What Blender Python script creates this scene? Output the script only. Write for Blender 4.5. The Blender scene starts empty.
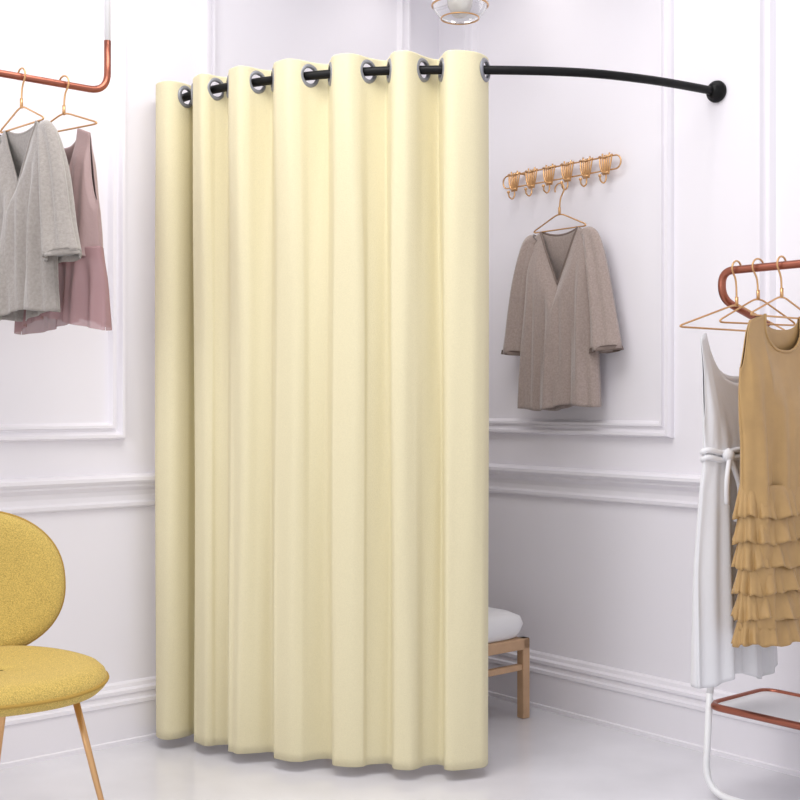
import bpy, math, random
from mathutils import Vector, Matrix
random.seed(3)
S=bpy.context.scene
# ---------------------------------------------------------------- room frame
CX,CY=0.16,5.05
A=Vector((-.7646,-.6445,0)); B=Vector((.6445,-.7646,0))
C0=Vector((CX,CY,0))
def L(a,b,z=0.0): return C0+A*a+B*b+Vector((0,0,z))
H=1.15; CEIL=3.1
# ---------------------------------------------------------------- materials
def srgb(c):
    o=[]
    for v in c:
        v/=255.0
        o.append(v/12.92 if v<=.04045 else ((v+.055)/1.055)**2.4)
    return (*o,1)
def mat(name,col,rough=.5,metal=0,bump=0,bscale=200,var=0,vscale=8,sheen=0,alpha=1,trans=0,detail=3,spec=.5):
    m=bpy.data.materials.new(name); m.use_nodes=True
    nt=m.node_tree; p=nt.nodes['Principled BSDF']
    c=srgb(col)
    p.inputs['Base Color'].default_value=c
    p.inputs['Roughness'].default_value=rough
    p.inputs['Metallic'].default_value=metal
    p.inputs['Sheen Weight'].default_value=sheen
    p.inputs['Alpha'].default_value=alpha
    p.inputs['Transmission Weight'].default_value=trans
    p.inputs['Specular IOR Level'].default_value=spec
    tc=nt.nodes.new('ShaderNodeTexCoord')
    if var>0:
        n=nt.nodes.new('ShaderNodeTexNoise'); n.inputs['Scale'].default_value=vscale; n.inputs['Detail'].default_value=detail
        nt.links.new(tc.outputs['Object'],n.inputs['Vector'])
        r=nt.nodes.new('ShaderNodeValToRGB')
        r.color_ramp.elements[0].position=.3; r.color_ramp.elements[1].position=.7
        r.color_ramp.elements[0].color=(*[v*(1-var) for v in c[:3]],1)
        r.color_ramp.elements[1].color=(*[min(1,v*(1+var)) for v in c[:3]],1)
        nt.links.new(n.outputs['Fac'],r.inputs['Fac']); nt.links.new(r.outputs['Color'],p.inputs['Base Color'])
    if bump>0:
        n2=nt.nodes.new('ShaderNodeTexNoise'); n2.inputs['Scale'].default_value=bscale; n2.inputs['Detail'].default_value=2
        nt.links.new(tc.outputs['Object'],n2.inputs['Vector'])
        b=nt.nodes.new('ShaderNodeBump'); b.inputs['Strength'].default_value=bump; b.inputs['Distance'].default_value=.004
        nt.links.new(n2.outputs['Fac'],b.inputs['Height']); nt.links.new(b.outputs['Normal'],p.inputs['Normal'])
    return m
M_wall=mat('wall_paint',(237,234,240),.55,bump=.03,bscale=60,spec=.3)
M_trim=mat('trim_paint',(238,235,241),.42,spec=.35)
M_ceil=mat('ceiling_paint',(240,240,242),.7)
M_floor=mat('polished_floor',(222,221,226),.13,var=.06,vscale=3.5,detail=8,bump=.02,bscale=8)
M_curt=mat('cream_fabric',(221,212,178),.95,bump=.25,bscale=320,sheen=.1,var=.03,vscale=280,spec=.05)
M_black=mat('black_metal',(5,5,6),.45,metal=0,spec=.25)
M_ring=mat('silver_grommet',(140,141,147),.35,metal=.3)
M_cop=mat('copper',(160,98,80),.3,metal=.85,var=.05,vscale=20)
M_brass=mat('brass_wire',(212,168,120),.3,metal=.8)
M_wht=mat('white_lacquer',(238,238,240),.3)
M_yel=mat('mustard_weave',(199,172,96),.95,bump=.6,bscale=380,var=.24,vscale=340,sheen=.1,detail=1,spec=.1)
M_pip=mat('mustard_piping',(172,138,60),.8,bump=.3,bscale=300)
M_wood=mat('oak_wood',(196,160,126),.5,var=.1,vscale=14,detail=6)
M_cush=mat('white_linen',(238,237,238),.9,bump=.3,bscale=260)
M_grey=mat('grey_knit',(152,145,139),.85,bump=.5,bscale=300,var=.12,vscale=120,sheen=.5)
M_taupe=mat('taupe_knit',(166,150,143),.85,bump=.5,bscale=330,var=.12,vscale=160,sheen=.5)
M_rib=mat('taupe_rib',(128,113,106),.85,bump=.4,bscale=300)
M_mauve=mat('mauve_silk',(162,136,134),.5,bump=.2,bscale=80,sheen=.2)
M_sheer=mat('sheer_mauve',(160,124,126),.6,alpha=.8,bump=.2,bscale=60)
M_tan=mat('tan_silk',(178,143,92),.45,bump=.15,bscale=60,var=.06,vscale=20,sheen=.1)
M_whd=mat('white_silk',(222,222,226),.6,bump=.2,bscale=50,sheen=.2)
M_glass=mat('clear_glass',(250,250,250),.03,trans=1)
M_opal=mat('opal_glass',(248,246,240),.25)
# ---------------------------------------------------------------- helpers
def empty(name,loc):
    e=bpy.data.objects.new(name,None); S.collection.objects.link(e); e.location=loc; e.empty_display_size=.05
    return e
def mesh(name,vs,fs,m,parent=None,smooth=True,subsurf=0,solid=0,auto=None):
    me=bpy.data.meshes.new(name); me.from_pydata([tuple(v) for v in vs],[],fs)
    me.materials.append(m); me.validate()
    if smooth: me.polygons.foreach_set('use_smooth',[True]*len(me.polygons))
    o=bpy.data.objects.new(name,me); S.collection.objects.link(o)
    if parent:
        o.parent=parent; o.matrix_parent_inverse=Matrix.Translation(-Vector(parent.location))
    if solid:
        s=o.modifiers.new('solid','SOLIDIFY'); s.thickness=solid; s.offset=0
    return o
def catmull(pts,n=8,closed=False):
    P=[Vector(p) for p in pts]; out=[]; N=len(P)
    rng=range(N) if closed else range(N-1)
    for i in rng:
        if closed: p0,p1,p2,p3=P[i-1],P[i],P[(i+1)%N],P[(i+2)%N]
        else:
            p1,p2=P[i],P[i+1]; p0=P[i-1] if i>0 else p1*2-p2; p3=P[i+2] if i+2<N else p2*2-p1
        for k in range(n):
            t=k/n
            out.append(.5*((2*p1)+(p2-p0)*t+(2*p0-5*p1+4*p2-p3)*t*t+(3*p1-p0-3*p2+p3)*t**3))
    if not closed: out.append(P[-1])
    return out
def rpoly(pts,r,n=6,closed=False):
    P=[Vector(p) for p in pts]; N=len(P); out=[]
    for i in range(N):
        if not closed and (i==0 or i==N-1): out.append(P[i]); continue
        p=P[i]; a=P[i-1]-p; b=P[(i+1)%N]-p
        rr=min(r,a.length*.49,b.length*.49)
        s=p+a.normalized()*rr; e=p+b.normalized()*rr
        for k in range(n+1):
            t=k/n; out.append(s*(1-t)**2+p*2*t*(1-t)+e*t*t)
    return out
def tube(name,pts,r,m,parent=None,closed=False,seg=12,cap=True,radii=None):
    P=[Vector(p) for p in pts]
    Q=[P[0]]; 
    for p in P[1:]:
        if (p-Q[-1]).length>1e-6: Q.append(p)
    if closed and (Q[0]-Q[-1]).length<1e-6: Q.pop()
    P=Q; N=len(P); T=[]
    for i in range(N):
        if closed: t=P[(i+1)%N]-P[i-1]
        else: t=P[min(i+1,N-1)]-P[max(i-1,0)]
        T.append(t.normalized())
    u=T[0].orthogonal().normalized(); vs=[]
    for i in range(N):
        u=(u-T[i]*u.dot(T[i])).normalized(); w=T[i].cross(u)
        rr=radii[i] if radii else r
        for k in range(seg):
            an=2*math.pi*k/seg
            vs.append(P[i]+(u*math.cos(an)+w*math.sin(an))*rr)
    fs=[]
    for i in range(N if closed else N-1):
        j=(i+1)%N
        off=0
        if closed and j==0:
            best=1e9
            for o in range(seg):
                d=(vs[i*seg]-vs[o]).length
                if d<best: best=d; off=o
        for k in range(seg):
            k2=(k+1)%seg
            fs.append((i*seg+k,i*seg+k2,j*seg+(k2+off)%seg,j*seg+(k+off)%seg))
    if not closed and cap:
        fs.append(tuple(reversed(range(seg)))); fs.append(tuple(range((N-1)*seg,N*seg)))
    return mesh(name,vs,fs,m,parent)
def lathe(name,prof,m,parent,M,seg=32):
    vs=[];fs=[];n=len(prof)
    for i,(r,z) in enumerate(prof):
        for k in range(seg):
            a=2*math.pi*k/seg; vs.append(M@Vector((r*math.cos(a),r*math.sin(a),z)))
    for i in range(n-1):
        for k in range(seg):
            k2=(k+1)%seg; fs.append((i*seg+k,i*seg+k2,(i+1)*seg+k2,(i+1)*seg+k))
    return mesh(name,vs,fs,m,parent)
def box(name,M,x0,x1,y0,y1,z0,z1,m,parent=None,bev=0,seg=2):
    vs=[M@Vector((x,y,z)) for x in (x0,x1) for y in (y0,y1) for z in (z0,z1)]
    fs=[(0,1,3,2),(4,6,7,5),(0,4,5,1),(2,3,7,6),(0,2,6,4),(1,5,7,3)]
    o=mesh(name,vs,fs,m,parent,smooth=False)
    if bev:
        b=o.modifiers.new('b','BEVEL'); b.width=bev; b.segments=seg
    return o
RM=Matrix(((A.x,B.x,0,CX),(A.y,B.y,0,CY),(0,0,1,0),(0,0,0,1)))   # room frame
def frame(o,x,y,z=Vector((0,0,1))):
    return Matrix(((x.x,y.x,z.x,o.x),(x.y,y.y,z.y,o.y),(x.z,y.z,z.z,o.z),(0,0,0,1)))
# ---------------------------------------------------------------- shell
E=4.6
box('floor',RM,-.12,E,-.12,E,-.1,0,M_floor)
box('ceiling',RM,-.12,E,-.12,E,CEIL,CEIL+.1,M_ceil)
box('wall_left',RM,0,E,-.12,0,0,CEIL,M_wall)
box('wall_right',RM,-.12,0,-.12,E,0,CEIL,M_wall)
def wp(side,al,out,z): return RM@Vector((al,out,z) if side=='left' else (out,al,z))
def moulding(name,side,prof,a0,a1):
    vs=[];fs=[];n=len(prof)
    for al in (a0,a1):
        for (o,z) in prof: vs.append(wp(side,al+(o if al==a0 else 0),o,z))
    for i in range(n-1): fs.append((i,i+1,n+i+1,n+i))
    fs.append(tuple(range(n))); fs.append(tuple(range(n,2*n)))
    return mesh(name,vs,fs,M_trim,smooth=False)
base=[(0,0),(.034,0),(.034,.015),(.028,.018),(.028,.130),(.034,.134),(.034,.146),(.024,.15),(.020,.163),(.028,.170),(.028,.180),(.014,.186),(.012,.198),(.006,.204),(0,.205)]
rail=[(0,.788),(.010,.789),(.018,.795),(.020,.806),(.012,.813),(.009,.83),(.012,.846),(.024,.856),(.031,.861),(.031,.868),(.040,.873),(.048,.881),(.048,.892),(.038,.898),(.018,.901),(0,.902)]
i=1
for side in ('left','right'):
    moulding('baseboard_'+side,side,base,0,E)
    moulding('trim_%d'%i,side,rail,0,E); i+=1
def pframe(side,a0,a1,z0,z1):
    global i
    prof=[(0,0),(.001,.016),(.007,.028),(.016,.028),(.022,.014),(.027,.009),(.036,.010),(.039,.020),(.047,.020),(.053,.008),(.057,0)]
    vs=[];fs=[]
    for (o,h) in prof:
        for (al,z) in ((a0+o,z0+o),(a1-o,z0+o),(a1-o,z1-o),(a0+o,z1-o)): vs.append(wp(side,al,h+.0,z))
    for k in range(len(prof)-1):
        for c in range(4):
            c2=(c+1)%4; fs.append((k*4+c,k*4+c2,(k+1)*4+c2,(k+1)*4+c))
    mesh('trim_%d'%i,vs,fs,M_trim,smooth=False); i+=1
for (p,q) in ((.17,1.125),(1.426,2.45),(2.77,3.8)):
    pframe('left',p,q,1.018,2.86)
for (p,q) in ((.17,1.186),(1.520,2.5),(2.82,3.8)):
    pframe('right',p,q,1.022,2.86)
# ---------------------------------------------------------------- curtain rod
ZR=2.155
rodpl=[(-.805,4.235),(-.765,4.155),(-.714,4.08),(-.61,3.985),(-.476,3.90),(-.279,3.81),(-.076,3.757),(.091,3.743),(.259,3.743),(.458,3.757),(.617,3.79),(.787,3.86),(.92,3.935),(1.035,4.008)]
rodc=catmull([Vector((x,y,ZR)) for x,y in rodpl],10)
root=empty('curtain_rod',rodc[0])
tube('rod',rodc,.0135,M_black,root,seg=16)
def disc(center,nrm,name,parent):
    z=nrm.normalized(); x=z.orthogonal().normalized(); y=z.cross(x)
    lathe(name,[(0,-.004),(.034,-.004),(.036,.004),(.034,.012),(.024,.018),(.022,.03),(.0,.032)],M_black,parent,frame(center,x,y,z))
b_r=(rodc[-1]-C0).dot(B); disc(L(.004,b_r,ZR),A,'mount_right',root)
a_l=(rodc[0]-C0).dot(A); disc(L(a_l,.004,ZR),B,'mount_left',root)
tube('mount_stub',[L(.0,b_r,ZR),rodc[-1]],.0135,M_black,root)
tube('mount_stub',[L(a_l,0,ZR),rodc[0]],.0135,M_black,root)
def rodY(x):
    for p,q in zip(rodc[:-1],rodc[1:]):
        if p.x<=x<=q.x: 
            t=(x-p.x)/(q.x-p.x+1e-9); return p.y+(q.y-p.y)*t
    return rodc[0].y if x<rodc[0].x else rodc[-1].y
# ---------------------------------------------------------------- curtain
bx=[-.672,-.542,-.390,-.206,-.024,.135,.276]
def plan(amp,jit,ov=1.0):
    P=[(-.80,4.185),(-.815,4.145),(-.812,4.09),(-.795,4.055),(-.765,4.035),(-.735,4.045),(-.705,4.083),(-.692,4.11),(-.682,4.11)]
    for k in range(6):
        x0=bx[k]; x1=bx[k+1]; w=x1-x0
        j=jit[k]
        last=(k==5)
        P+= [(x0-.007*ov,rodY(x0)+.0*amp),
             (x0+.000,rodY(x0)-.036*amp),
             (x0+.08*w,rodY(x0)-.058*amp),
             (x0+(.25+j)*w,rodY(x0+.25*w)-.062*amp)]
        if not last:
            P+= [(x0+(.42+j)*w,rodY(x0+.42*w)-.040*amp),
             (x0+.59*w,rodY(x0+.6*w)+.0),
             (x0+.77*w,rodY(x0+.8*w)+.032*amp),
             (x0+.90*w,rodY(x0+.93*w)+.042*amp),
             (x1-.004-.009*ov,rodY(x1)+.028*amp)]
        else:
            P+= [(x0+.55*w,rodY(x0+.55*w)-.050*amp),(x0+.74*w,rodY(x0+.7*w)-.03*amp),(x0+.88*w,rodY(x0+.9*w)+.0),(x0+.965*w,rodY(x0+.9*w)+.035),(x0+.95*w,rodY(x0+.9*w)+.06)]
    return P
zt=2.198; zbm=.034
pt=catmull([Vector((x,y,0)) for x,y in plan(1,[0]*6)],14)
pm=catmull([Vector((x,y,0)) for x,y in plan(.60,[.07,0,.06,.10,0,.05],.2)],14)
pb=catmull([Vector((x,y,0)) for x,y in plan(.66,[.05,-.05,.03,.08,.05,-.03],.2)],14)
nc=len(pt)
zs=[zt-.004*k for k in range(25)]
while zs[-1]>zbm+.03: zs.append(zs[-1]-.03)
zs.append(zbm)
cross=[]
for k in range(nc-1):
    f0=pt[k].y-rodY(pt[k].x); f1=pt[k+1].y-rodY(pt[k+1].x)
    if k>30 and f0*f1<=0 and f0!=f1:
        c=pt[k].lerp(pt[k+1],abs(f0)/(abs(f0)+abs(f1))); 
        if cross and (c-cross[-1][0]).length<.025: continue
        cross.append((c,(pt[k+1]-pt[k-1]).normalized()))
vs=[];fs=[]
def s3(x): x=max(0,min(1,x)); return x*x*(3-2*x)
for z in zs:
    t=(zt-z)/(zt-zbm); ta=s3(t/.4); tb=s3((t-.35)/.65)
    for k in range(nc):
        p=pt[k].lerp(pm[k],ta).lerp(pb[k],tb)
        wv=.0035*s3(t*3)*math.sin(k*.093+z*1.9+1.2*math.sin(k*.017))+.004*math.sin(k*.041+z*2.4)*min(1,t*5)+.0012*s3(t*4)*math.sin(k*.21-z*3.1)
        vs.append(Vector((p.x+.3*wv,p.y+wv,z)))
gc=[Vector((c.x,c.y,ZR)) for c,_ in cross]
for r in range(len(zs)-1):
    for k in range(nc-1):
        q=(r*nc+k,r*nc+k+1,(r+1)*nc+k+1,(r+1)*nc+k)
        if r<25:
            ctr=(vs[q[0]]+vs[q[2]])/2
            if any((ctr-g).length<.0275 for g in gc): continue
        fs.append(q)
croot=empty('fitting_room_curtain',(-.25,3.8,.034))
mesh('curtain_fabric',vs,fs,M_curt,croot,solid=.002)
for (c,t) in cross:
    n=t.cross(Vector((0,0,1))).normalized()
    g=Vector((c.x,c.y,ZR))
    prof=[(.0245,-.004),(.0255,-.0055),(.034,-.0045),(.037,-.001),(.037,.001),(.034,.0045),(.0255,.0055),(.0245,.004),(.0245,-.004)]
    lathe('grommet',prof,M_ring,croot,frame(g,t,Vector((0,0,1)),n))
# ---------------------------------------------------------------- garments
def hanger(M,hw,apex,arm,r=.0028,name='clothes_hanger',Rh=.022):
    e=empty(name,M@Vector((0,0,0)))
    pts=[]
    for k in range(0,13):
        an=math.radians(200-k*20) 
        pts.append(Vector((Rh*math.cos(an),0,Rh*math.sin(an))))
    pts=pts+[Vector((.004,0,-Rh*1.7)),Vector((0,0,apex))]
    tube('hook',[M@p for p in catmull(pts,3)],r,M_brass,e,seg=8)
    tri=rpoly([Vector((0,0,apex)),Vector((hw,0,arm)),Vector((-hw,0,arm))],.03,6,True)
    tube('frame',[M@p for p in tri],r,M_brass,e,closed=True,seg=8)
    tube('collar',[M@Vector((0,0,apex-.008)),M@Vector((0,0,apex+.02))],r*1.8,M_brass,e,seg=8)
    return e
def sm(x): x=max(0,min(1,x)); return x*x*(3-2*x)
def interp(tab,z):
    if z>=tab[0][0]: return tab[0][1]
    for (z0,v0),(z1,v1) in zip(tab[:-1],tab[1:]):
        if z1<=z<=z0:
            t=(z0-z)/(z0-z1); t=sm(t)*.5+t*.5; return v0+(v1-v0)*t
    return tab[-1][1]
def shell(name,M,W,D,ftop,btop,hem,folds,m,parent,n=72,mm=56,solid=.0025,cx=None,grow=.25):
    vs=[];fs=[]
    for sd in (1,-1):
        base=len(vs)
        for j in range(mm+1):
            t=j/mm
            for k in range(n+1):
                s=-1+2*k/n
                s2=math.sin(s*math.pi/2)*.6+s*.4
                top=ftop(s2) if sd>0 else btop(s2)
                z=top+(hem(s2)-top)*t
                w=interp(W,z); d=interp(D,z)
                e=.25+.75*sm(t/grow)
                y=sd*d*math.sqrt(max(0,1-s2*s2))*e
                f=0
                for (amp,fr,ph,dr) in folds: f+=amp*math.sin(fr*s2*math.pi+ph+dr*t)
                y+=f*sm(t*1.6)*(1 if sd>0 else .8)
                x=s2*w+ (interp(cx,z) if cx else 0)
                vs.append(M@Vector((x,y,z)))
        for j in range(mm):
            for k in range(n):
                a=base+j*(n+1)+k
                fs.append((a,a+1,a+n+2,a+n+1))
    return mesh(name,vs,fs,m,parent,solid=solid)
def sleeve(name,M,pts,m,parent,folds=((.006,5,0),(.003,9,1)),seg=48,sub=8):
    P=catmull([Vector((p[0],p[1],0)) for p in pts],sub); R=catmull([Vector((p[2],p[3],0)) for p in pts],sub)
    N=len(P);vs=[];fs=[]
    for i in range(N):
        t=(P[min(i+1,N-1)]-P[max(i-1,0)]).normalized(); e=Vector((-t.y,t.x,0)); tt=i/(N-1)
        for k in range(seg):
            an=2*math.pi*k/seg
            f=sum(a*math.sin(fr*an+ph+1.2*tt) for a,fr,ph in folds)*sm(tt*1.5)
            q=P[i]+e*((R[i].x+f*.5)*math.cos(an))
            vs.append(M@Vector((q.x,(R[i].y+f)*math.sin(an),q.y)))
    for i in range(N-1):
        for k in range(seg):
            k2=(k+1)%seg; fs.append((i*seg+k,i*seg+k2,(i+1)*seg+k2,(i+1)*seg+k))
    fs.append(tuple(range(seg)))
    return mesh(name,vs,fs,m,parent,solid=.002)
def vneck(nw,ztop,slope,vz,rnd=1.0):
    def f(s):
        a=abs(s)
        if a<nw: return vz+(ztop-vz)*(a/nw)**rnd
        return ztop-slope*(a-nw)/(1-nw)
    return f
def neckline(name,M,W,D,ftop,nw,r,m,parent,grow,side=1):
    pts=[]
    for k in range(41):
        s=-nw+2*nw*k/40; z=ftop(s)
        y=side*interp(D,z)*math.sqrt(1-s*s)*.25
        pts.append(M@Vector((s*interp(W,z),y+side*.001,z)))
    tube(name,pts,r,m,parent,seg=8)
def rotz(v,deg):
    return Matrix.Rotation(math.radians(deg),3,'Z')@v
def tunic(name,M,m,mr,vdepth=.2,hemz=-.79,q=1.0,cz=-.575,bw=1.0):
    e=empty(name,M@Vector((0,0,-.15)))
    W=[(-.14,.172),(-.25,.174),(-.36,.170),(-.6,.182),(hemz,.19)]
    W=[(z,w*bw) for z,w in W]
    D=[(-.14,.012),(-.2,.03),(-.4,.042),(hemz,.046)]
    ft=vneck(.52,-.145,.045,-.145-vdepth); bt=vneck(.52,-.145,.045,-.165,2)
    hm=lambda s: hemz+.012*s+.008*math.sin(5*s)
    shell('body',M,W,D,ft,bt,hm,[(.011,2.6,.5,1.8),(.007,5.3,1,3.2),(.003,10,0,-2)],m,e)
    neckline('neckband',M,W,D,ft,.52,.004,mr,e,.25)
    neckline('neckband_back',M,W,D,bt,.52,.004,mr,e,.25,-1)
    for sx in (1,-1):
        P=[(.115,-.163,.016,.012),(.150,-.195,.036,.022),(.178*q,-.30,.041,.032),(.202*q,-.45,.050,.038),(.218*q,cz,.062,.044)]
        sleeve('sleeve',M,[(sx*a,b,c,d) for a,b,c,d in P],m,e,folds=((.009,4,0),(.005,7,1)))
        sleeve('cuff',M,[(sx*.2165*q,cz+.012,.0635,.046),(sx*.218*q,cz-.004,.0635,.046)],mr,e,sub=2,folds=((.0075,4,1.2),(.004,7,2.2)))
    return e
Mc=frame(L(.07,.73,1.912),B,A)
tunic('v_neck_sweater',Mc,M_taupe,M_rib,vdepth=.2,cz=-.59)
hanger(Mc,.14,-.085,-.145)
# --- wall hook rack
hr=empty('wall_hook_rack',L(.03,.69,1.98))
MW=frame(L(0,.692,1.983),B,A)
loop=[]
for k in range(17):
    an=math.radians(-90+180*k/16); loop.append(Vector((.265+.024*math.cos(an),.03,.024*math.sin(an))))
for k in range(17):
    an=math.radians(90+180*k/16); loop.append(Vector((-.265+.024*math.cos(an),.03,.024*math.sin(an))))
tube('wire_loop',[MW@p for p in loop],.003,M_brass,hr,closed=True,seg=8)
for k in range(6):
    x=-.225+.09*k
    for j,(dx,zz) in enumerate(((-.028,.030),(-.016,.036),(-.005,.030),(.005,.030),(.016,.036),(.028,.030))):
        tube('petal',[MW@p for p in catmull([Vector((x+dx*.4,.034,-.04)),Vector((x+dx*.8,.038,-.01)),Vector((x+dx,.034,zz))],6)],.0032,M_brass,hr,seg=8)
    tube('binding',[MW@Vector((x-.03,.038,.026)),MW@Vector((x,.041,.020)),MW@Vector((x+.03,.038,.026))],.003,M_brass,hr,seg=8)
    tube('binding',[MW@Vector((x-.014,.038,-.032)),MW@Vector((x,.041,-.034)),MW@Vector((x+.014,.038,-.032))],.004,M_brass,hr,seg=8)
    tube('j_hook',[MW@p for p in catmull([Vector((x,.034,-.03)),Vector((x,.034,-.056)),Vector((x,.046,-.070)),Vector((x,.062,-.064)),Vector((x,.066,-.05))],6)],.003,M_brass,hr,seg=8)
    lathe('knob',[(0,-.007),(.006,-.003),(.006,.003),(0,.007)],M_brass,hr,MW@Matrix.Translation((x,.066,-.047)),12)
for x in (-.2,.2):
    tube('standoff',[MW@Vector((x,0,.024)),MW@Vector((x,.03,.024))],.004,M_brass,hr,seg=8)
# --- left hanging rail
ZL=2.08
lr=empty('hanging_clothes_rail',L(1.66,.35,ZL))
tube('copper_bar',rpoly([L(1.66,.35,2.235),L(1.66,.35,ZL),L(2.75,.35,ZL),L(2.75,.35,2.235)],.06,10),.0105,M_cop,lr,seg=14)
for a in (1.66,2.75):
    tube('drop_rod',[L(a,.35,2.235),L(a,.35,CEIL)],.0095,M_wht,lr)
    lathe('ceiling_plate',[(0,0),(.04,0),(.04,.012),(0,.014)],M_wht,lr,Matrix.Translation(L(a,.35,CEIL-.014)))
M1=frame(L(1.93,.35,ZL+.003),rotz(B,5),rotz(A,5))
tunic('knit_sweater',M1,M_grey,M_grey,vdepth=.17,hemz=-.69,cz=-.54,bw=1.05,q=1.06)
hanger(M1,.14,-.085,-.145)
M2=frame(L(1.80,.35,ZL+.003),rotz(B,14),rotz(A,14))
tk=empty('tank_top',M2@Vector((0,0,-.2)))
W=[(-.13,.15),(-.3,.15),(-.5,.155),(-.56,.165)]; D=[(-.13,.01),(-.3,.04),(-.62,.06)]
def tankf(z0,neck,arm,n0=.42,n1=.78,base=None):
    def f(s):
        a=abs(s)
        if a<n0: return z0-neck*math.sqrt(max(0,1-(a/n0)**2.5))
        if a<n1: return z0-.02*(a-n0)/(n1-n0)
        return z0-.02-arm*math.sin((a-n1)/(1-n1)*math.pi/2)**.8
    return f
shell('bodice',M2,W,D,tankf(-.14,.12,.2),tankf(-.14,.05,.2),lambda s:-.52+.01*math.sin(4*s),[(.006,3,0,1),(.004,7,1,2)],M_mauve,tk)
shell('sheer_hem',M2,[(-.48,.160),(-.6,.178),(-.76,.192)],[(-.48,.058),(-.76,.07)],lambda s:-.49,lambda s:-.49,lambda s:-.69-.045*abs(s),[(.010,4,0,1),(.008,9,1,2)],M_sheer,tk,grow=.01,solid=0)
hanger(M2,.16,-.085,-.138)
# ---------------------------------------------------------------- yellow chair
ang=math.radians(36)
F=Vector((math.sin(ang),-math.cos(ang),0)); Rr=Vector((math.cos(ang),math.sin(ang),0))
SC=Vector((-1.005,3.10,0))
ch=empty('upholstered_chair',SC)
MC=frame(SC,Rr,-F)
def sup(an,ax,ay,e):
    c=math.cos(an); s=math.sin(an)
    return (ax*abs(c)**(2/e)*(1 if c>=0 else -1), ay*abs(s)**(2/e)*(1 if s>=0 else -1))
def pad(name,prof,out,surf,m,seg=72):
    vs=[];fs=[]
    for (sc,h) in prof:
        for k in range(seg):
            x,y=out(2*math.pi*k/seg); vs.append(MC@surf(x*sc,y*sc,h))
    n=len(prof)
    for i_ in range(n-1):
        for k in range(seg):
            k2=(k+1)%seg; fs.append((i_*seg+k,i_*seg+k2,(i_+1)*seg+k2,(i_+1)*seg+k))
    fs.append(tuple(range(seg))); fs.append(tuple(range((n-1)*seg,n*seg)))
    return mesh(name,vs,fs,m,ch)
def seat_out(an):
    x,y=sup(an,.245,.225,2.35); return x*(1-.10*(y/.225)),y
def seat_surf(x,y,h): return Vector((x,y,.468+h+.015*max(0,y/.225)**2-.018*(max(0,-y/.225))**2))
prof=[(.02,.0),(.3,.002),(.6,.008),(.8,.014),(.92,.010),(.98,-.004),(1,-.018),(1,-.026),(.985,-.036),(.93,-.050),(.8,-.060),(.5,-.068),(.05,-.072)]
pad('seat',prof,seat_out,seat_surf,M_yel)
pp=[]
for k in range(72):
    x,y=seat_out(2*math.pi*k/72); pp.append(MC@seat_surf(x*1.003,y*1.003,-.022))
tube('seat_piping',pp,.0045,M_pip,ch,closed=True,seg=8)
def back_out(an):
    x,y=sup(an,.240,.195,2.3); return x*(1+.0*(y/.20)),y
def back_surf(x,z,h): 
    return Vector((x,.195+.16*(z+.2)-1.0*x*x-h+.02,.653+z))
bprof=[(.02,-.006),(.3,-.004),(.6,.004),(.8,.010),(.92,.008),(.98,-.002),(1,-.014),(1,-.022),(.985,-.03),(.9,-.042),(.7,-.052),(.4,-.058),(.03,-.06)]
pad('backrest',bprof,back_out,back_surf,M_yel)
pp=[]
for k in range(72):
    x,y=back_out(2*math.pi*k/72); pp.append(MC@back_surf(x*1.003,y*1.003,-.018))
tube('backrest_piping',pp,.0045,M_pip,ch,closed=True,seg=8)
for (x0,y0,x1,y1) in ((.15,-.10,.230,-.18),(-.15,-.10,-.230,-.18),(.045,.10,.055,.27),(-.045,.10,-.055,.27)):
    P=[MC@Vector((x0,y0,.41)),MC@Vector((x0+(x1-x0)*.5,y0+(y1-y0)*.5,.2)),MC@Vector((x1,y1,.0))]
    tube('leg',P,.009,M_brass,ch,radii=[.009,.008,.006])
tube('under_frame',[MC@Vector(p) for p in rpoly([(.15,-.10,.400),(.045,.10,.400),(-.045,.10,.400),(-.15,-.10,.400)],.02,4,True)],.008,M_brass,ch,closed=True)
tube('back_strut',[MC@Vector(p) for p in catmull([(0,.05,.400),(0,.2,.41),(0,.265,.50),(0,.30,.62)],6)],.010,M_brass,ch)
# ---------------------------------------------------------------- bench
bn=empty('cushioned_bench',L(.48,.48,0))
a0,a1,b0,b1=.15,.80,.29,.66
t=.034
for a in (a0,a1-t):
    for b in (b0,b1-t):
        box('leg',RM,a,a+t,b,b+t,0,.29,M_wood,bn,bev=.004)
for b in (b0,b1-t): box('long_rail',RM,a0,a1,b,b+t,.25,.29,M_wood,bn,bev=.004)
for a in (a0,a1-t): box('side_rail',RM,a+.005,a+t-.005,b0+t,b1-t,.25,.285,M_wood,bn,bev=.003)
for b in (b0,b1-t): box('stretcher',RM,a0+t,a1-t,b+.006,b+t-.006,.175,.197,M_wood,bn,bev=.003)
for k in range(6):
    a=a0+.05+k*.105; box('slat',RM,a,a+.03,b0+t,b1-t,.262,.282,M_wood,bn,bev=.002)
def cushion(name,M,cx,cy,z0,z1,ax,ay,m,parent):
    vs=[];fs=[];seg=64
    pr=[(.02,1),(.5,1),(.85,.93),(.97,.75),(1,.5),(.97,.22),(.93,.05),(.9,0),(.02,0)]
    for sc,h in pr:
        for k in range(seg):
            x,y=sup(2*math.pi*k/seg,ax,ay,9); vs.append(M@Vector((cx+x*sc,cy+y*sc,z0+(z1-z0)*h)))
    for i_ in range(len(pr)-1):
        for k in range(seg):
            k2=(k+1)%seg; fs.append((i_*seg+k,i_*seg+k2,(i_+1)*seg+k2,(i_+1)*seg+k))
    fs.append(tuple(range(seg)))
    mesh(name,vs,fs,m,parent)
cushion('cushion',RM,(a0+a1)/2,(b0+b1)/2,.291,.392,(a1-a0)/2,(b1-b0)/2,M_cush,bn)
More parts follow.
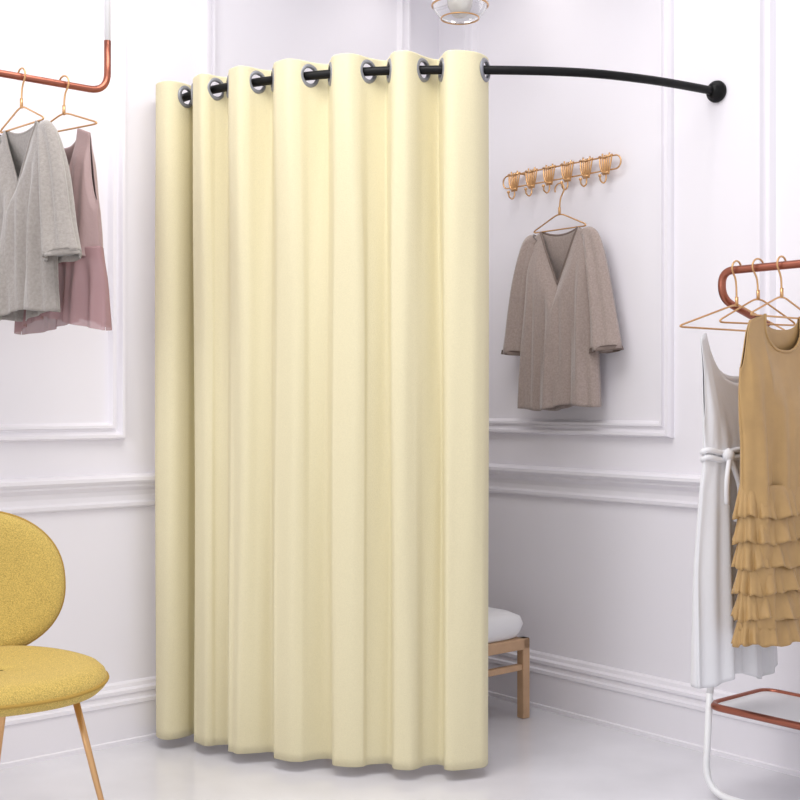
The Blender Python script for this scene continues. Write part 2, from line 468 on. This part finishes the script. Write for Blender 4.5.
# ---------------------------------------------------------------- right garment rack
gr=empty('garment_rack',L(.3,2.2,0))
zb=1.520; AF=.395
top=[L(.235,1.70,1.37),L(AF,1.655,1.44),L(AF,1.655,zb),L(AF,2.75,zb),L(AF,2.75,1.46),L(.235,2.70,1.37)]
top=rpoly(top,.06,10)
tube('copper_top_bar',top,.0115,M_cop,gr,seg=14)
zs_=.265
for (bb,s) in ((1.61,1),(2.75,-1)):
    tube('upright',[L(.235,1.70 if s>0 else 2.70,1.37),L(.39,bb,.30)],.010,M_wht,gr)
foot=rpoly([L(.39,1.61,.30),L(.40,1.60,.012),L(.40,2.76,.012),L(.39,2.75,.30)],.09,10)
tube('sled_foot',foot,.010,M_wht,gr)
sl=rpoly([L(.40,1.61,zs_),L(.40,2.75,zs_),L(.11,2.75,zs_),L(.11,1.61,zs_)],.05,8,True)
tube('shelf_rim',sl,.0105,M_cop,gr,closed=True,seg=12)
n=len(sl); vs=[p+Vector((0,0,.003)) for p in sl]+[p-Vector((0,0,.006)) for p in sl]
mesh('shelf_tray',vs,[tuple(range(n)),tuple(range(n,2*n))]+[(k,(k+1)%n,n+(k+1)%n,n+k) for k in range(n)],M_wht,gr,smooth=False)
# white dress
Mw=frame(L(AF,1.705,zb+.003),A,B)
wd=empty('white_dress',Mw@Vector((0,0,-.5)))
W=[(-.19,.20),(-.3,.175),(-.45,.155),(-.53,.148),(-.62,.16),(-.9,.178),(-1.17,.185)]; D=[(-.19,.012),(-.35,.035),(-.5,.035),(-.53,.03),(-1.17,.05)]
shell('dress_body',Mw,W,D,tankf(-.185,.14,.22,.72,.86),tankf(-.185,.12,.22,.72,.86),lambda s:-1.15+.015*math.sin(5*s),[(.010,3.3,.6,1.5),(.006,7.5,0,2)],M_whd,wd,mm=80)
for zz in (-.515,-.535):
    tube('waist_tie',[Mw@Vector((.15*math.cos(a_/48*2*math.pi),.042*math.sin(a_/48*2*math.pi),zz+.004*math.sin(a_*.8))) for a_ in range(48)],.008,M_whd,wd,closed=True)
lathe('tie_knot',[(0,-.02),(.014,-.012),(.018,0),(.012,.014),(0,.02)],M_whd,wd,Mw@Matrix.Translation((.1,.042,-.525)),16)
for k,(dx,dz) in enumerate(((.03,-.13),(-.03,-.18))):
    tube('tie_end',[Mw@p for p in catmull([Vector((.10,.046,-.53)),Vector((.10+dx,.058,-.53+dz*.5)),Vector((.10+dx*.7,.052,-.53+dz))],6)],.007,M_whd,wd)
hanger(Mw,.275,-.10,-.175)
# tan dress
Mt=frame(L(AF,1.85,zb+.003),A,B)
td=empty('ruffled_dress',Mt@Vector((0,0,-.5)))
W=[(-.14,.17),(-.2,.192),(-.35,.20),(-.5,.186),(-.62,.185),(-1.05,.19)]; D=[(-.14,.012),(-.3,.045),(-.6,.05),(-1.05,.05)]
fT=tankf(-.14,.10,.13,.5,.86); bT=tankf(-.14,.04,.13,.5,.86)
shell('bodice',Mt,W,D,fT,bT,lambda s:-.985,[(.009,2.3,.6,1.8),(.007,4.3,2,4),(.003,9,0,-3)],M_tan,td,mm=80)
neckline('neck_binding',Mt,W,D,fT,.5,.004,M_tan,td,.25)
for k in range(6):
    z0=-.60-k*.068; vs=[];fs=[];seg=240;rows=10
    ph=random.random()*6; ph2=random.random()*6
    for j in range(rows+1):
        t_=j/rows
        for q in range(seg):
            an=2*math.pi*q/seg
            z=z0-(.084+.004*math.sin(5*an+ph2))*t_
            w=.184+.012*t_; d=.050+.024*t_
            f=(.006*math.sin(15*an+ph+1.5*math.sin(2*an))+.0035*math.sin(26*an+ph2)+.0015*math.sin(43*an))*t_
            vs.append(Mt@Vector(((w+f)*math.cos(an),(d+f*1.4)*math.sin(an),z+.004*math.sin(15*an+ph+1.2)*t_)))
    for j in range(rows):
        for q in range(seg):
            q2=(q+1)%seg; fs.append((j*seg+q,j*seg+q2,(j+1)*seg+q2,(j+1)*seg+q))
    mesh('ruffle_tier',vs,fs,M_tan,td,solid=.001)
hanger(Mt,.16,-.085,-.145)
Mh=frame(L(AF,1.775,zb+.003),rotz(A,-10),rotz(B,-10))
hanger(Mh,.16,-.085,-.160)
# ---------------------------------------------------------------- pendant lamp
px_,py_,pz_=.21,4.3,2.487
pl=empty('pendant_lamp',(px_,py_,pz_))
T=Matrix.Translation((px_,py_,pz_))
def ring(name,r,z,rad,m): tube(name,[T@Vector((r*math.cos(2*math.pi*k/40),r*math.sin(2*math.pi*k/40),z)) for k in range(40)],rad,m,pl,closed=True,seg=8)
ring('rim',.098,.043,.0035,M_brass); ring('lower_ring',.066,-.002,.0028,M_brass)
lathe('glass_bowl',[(.0,-.010),(.04,-.008),(.066,-.002),(.085,.018),(.098,.043),(.1,.08),(.09,.12),(.06,.16),(.02,.18)],M_glass,pl,T)
lathe('opal_bulb',[(0,.03),(.02,.035),(.03,.055),(.03,.08),(.02,.10),(.012,.12),(.012,.18)],M_opal,pl,T)
lathe('cap',[(.0,.2),(.022,.2),(.026,.175),(0,.172)],M_brass,pl,T)
tube('stem',[T@Vector((0,0,.18)),Vector((px_,py_,CEIL))],.005,M_brass,pl,seg=8)
lathe('canopy',[(0,0),(.05,0),(.05,.02),(0,.022)],M_brass,pl,Matrix.Translation((px_,py_,CEIL-.022)))
# ---------------------------------------------------------------- lights
def light(kind,name,loc,e,col=(1,1,1),target=None,**kw):
    l=bpy.data.lights.new(name,kind); l.energy=e; l.color=col
    for k,v in kw.items(): setattr(l,k,v)
    o=bpy.data.objects.new(name,l); S.collection.objects.link(o); o.location=loc
    if target is not None: o.rotation_euler=(Vector(target)-Vector(loc)).to_track_quat('-Z','Y').to_euler()
    return o
for k,(a,b,ta,tb) in enumerate(((.3,.6,.0,.6),(.3,1.43,0,1.43),(.36,.3,.36,0),(1.5,.3,1.5,0))):
    p=L(a,b,CEIL-.03)
    dl=empty('ceiling_downlight',p)
    lathe('trim_ring',[(.03,.028),(.03,.0),(.045,0),(.047,.006),(.047,.028)],M_wht,dl,Matrix.Translation(p))
    light('SPOT','downlight_lamp',p,8,(1,.96,.9),L(ta,tb,1.6),spot_size=math.radians(80),spot_blend=.9,shadow_soft_size=.04)
light('AREA','ceiling_area',L(1.9,1.5,CEIL-.05),40,(1,.985,.965),L(1.8,1.4,0),shape='RECTANGLE',size=1.6,size_y=1.6)
light('AREA','side_fill_light',(-2.4,.6,2.1),20,(1,.99,.98),(.2,4.2,1.1),shape='RECTANGLE',size=1.4,size_y=1.6)  # added soft fill from the open side, camera left; no window modelled
w=bpy.data.worlds.new('w'); S.world=w; w.use_nodes=True
w.node_tree.nodes['Background'].inputs['Color'].default_value=(.985,.98,1,1)
w.node_tree.nodes['Background'].inputs['Strength'].default_value=.97
S.view_settings.view_transform='Standard'
# ---------------------------------------------------------------- camera
cd=bpy.data.cameras.new('cam'); cd.lens=1229/800*36; cd.sensor_width=36; cd.clip_start=.05
co=bpy.data.objects.new('camera',cd); S.collection.objects.link(co); co.location=(0,0,H); co.rotation_euler=(math.pi/2,0,0)
S.camera=co
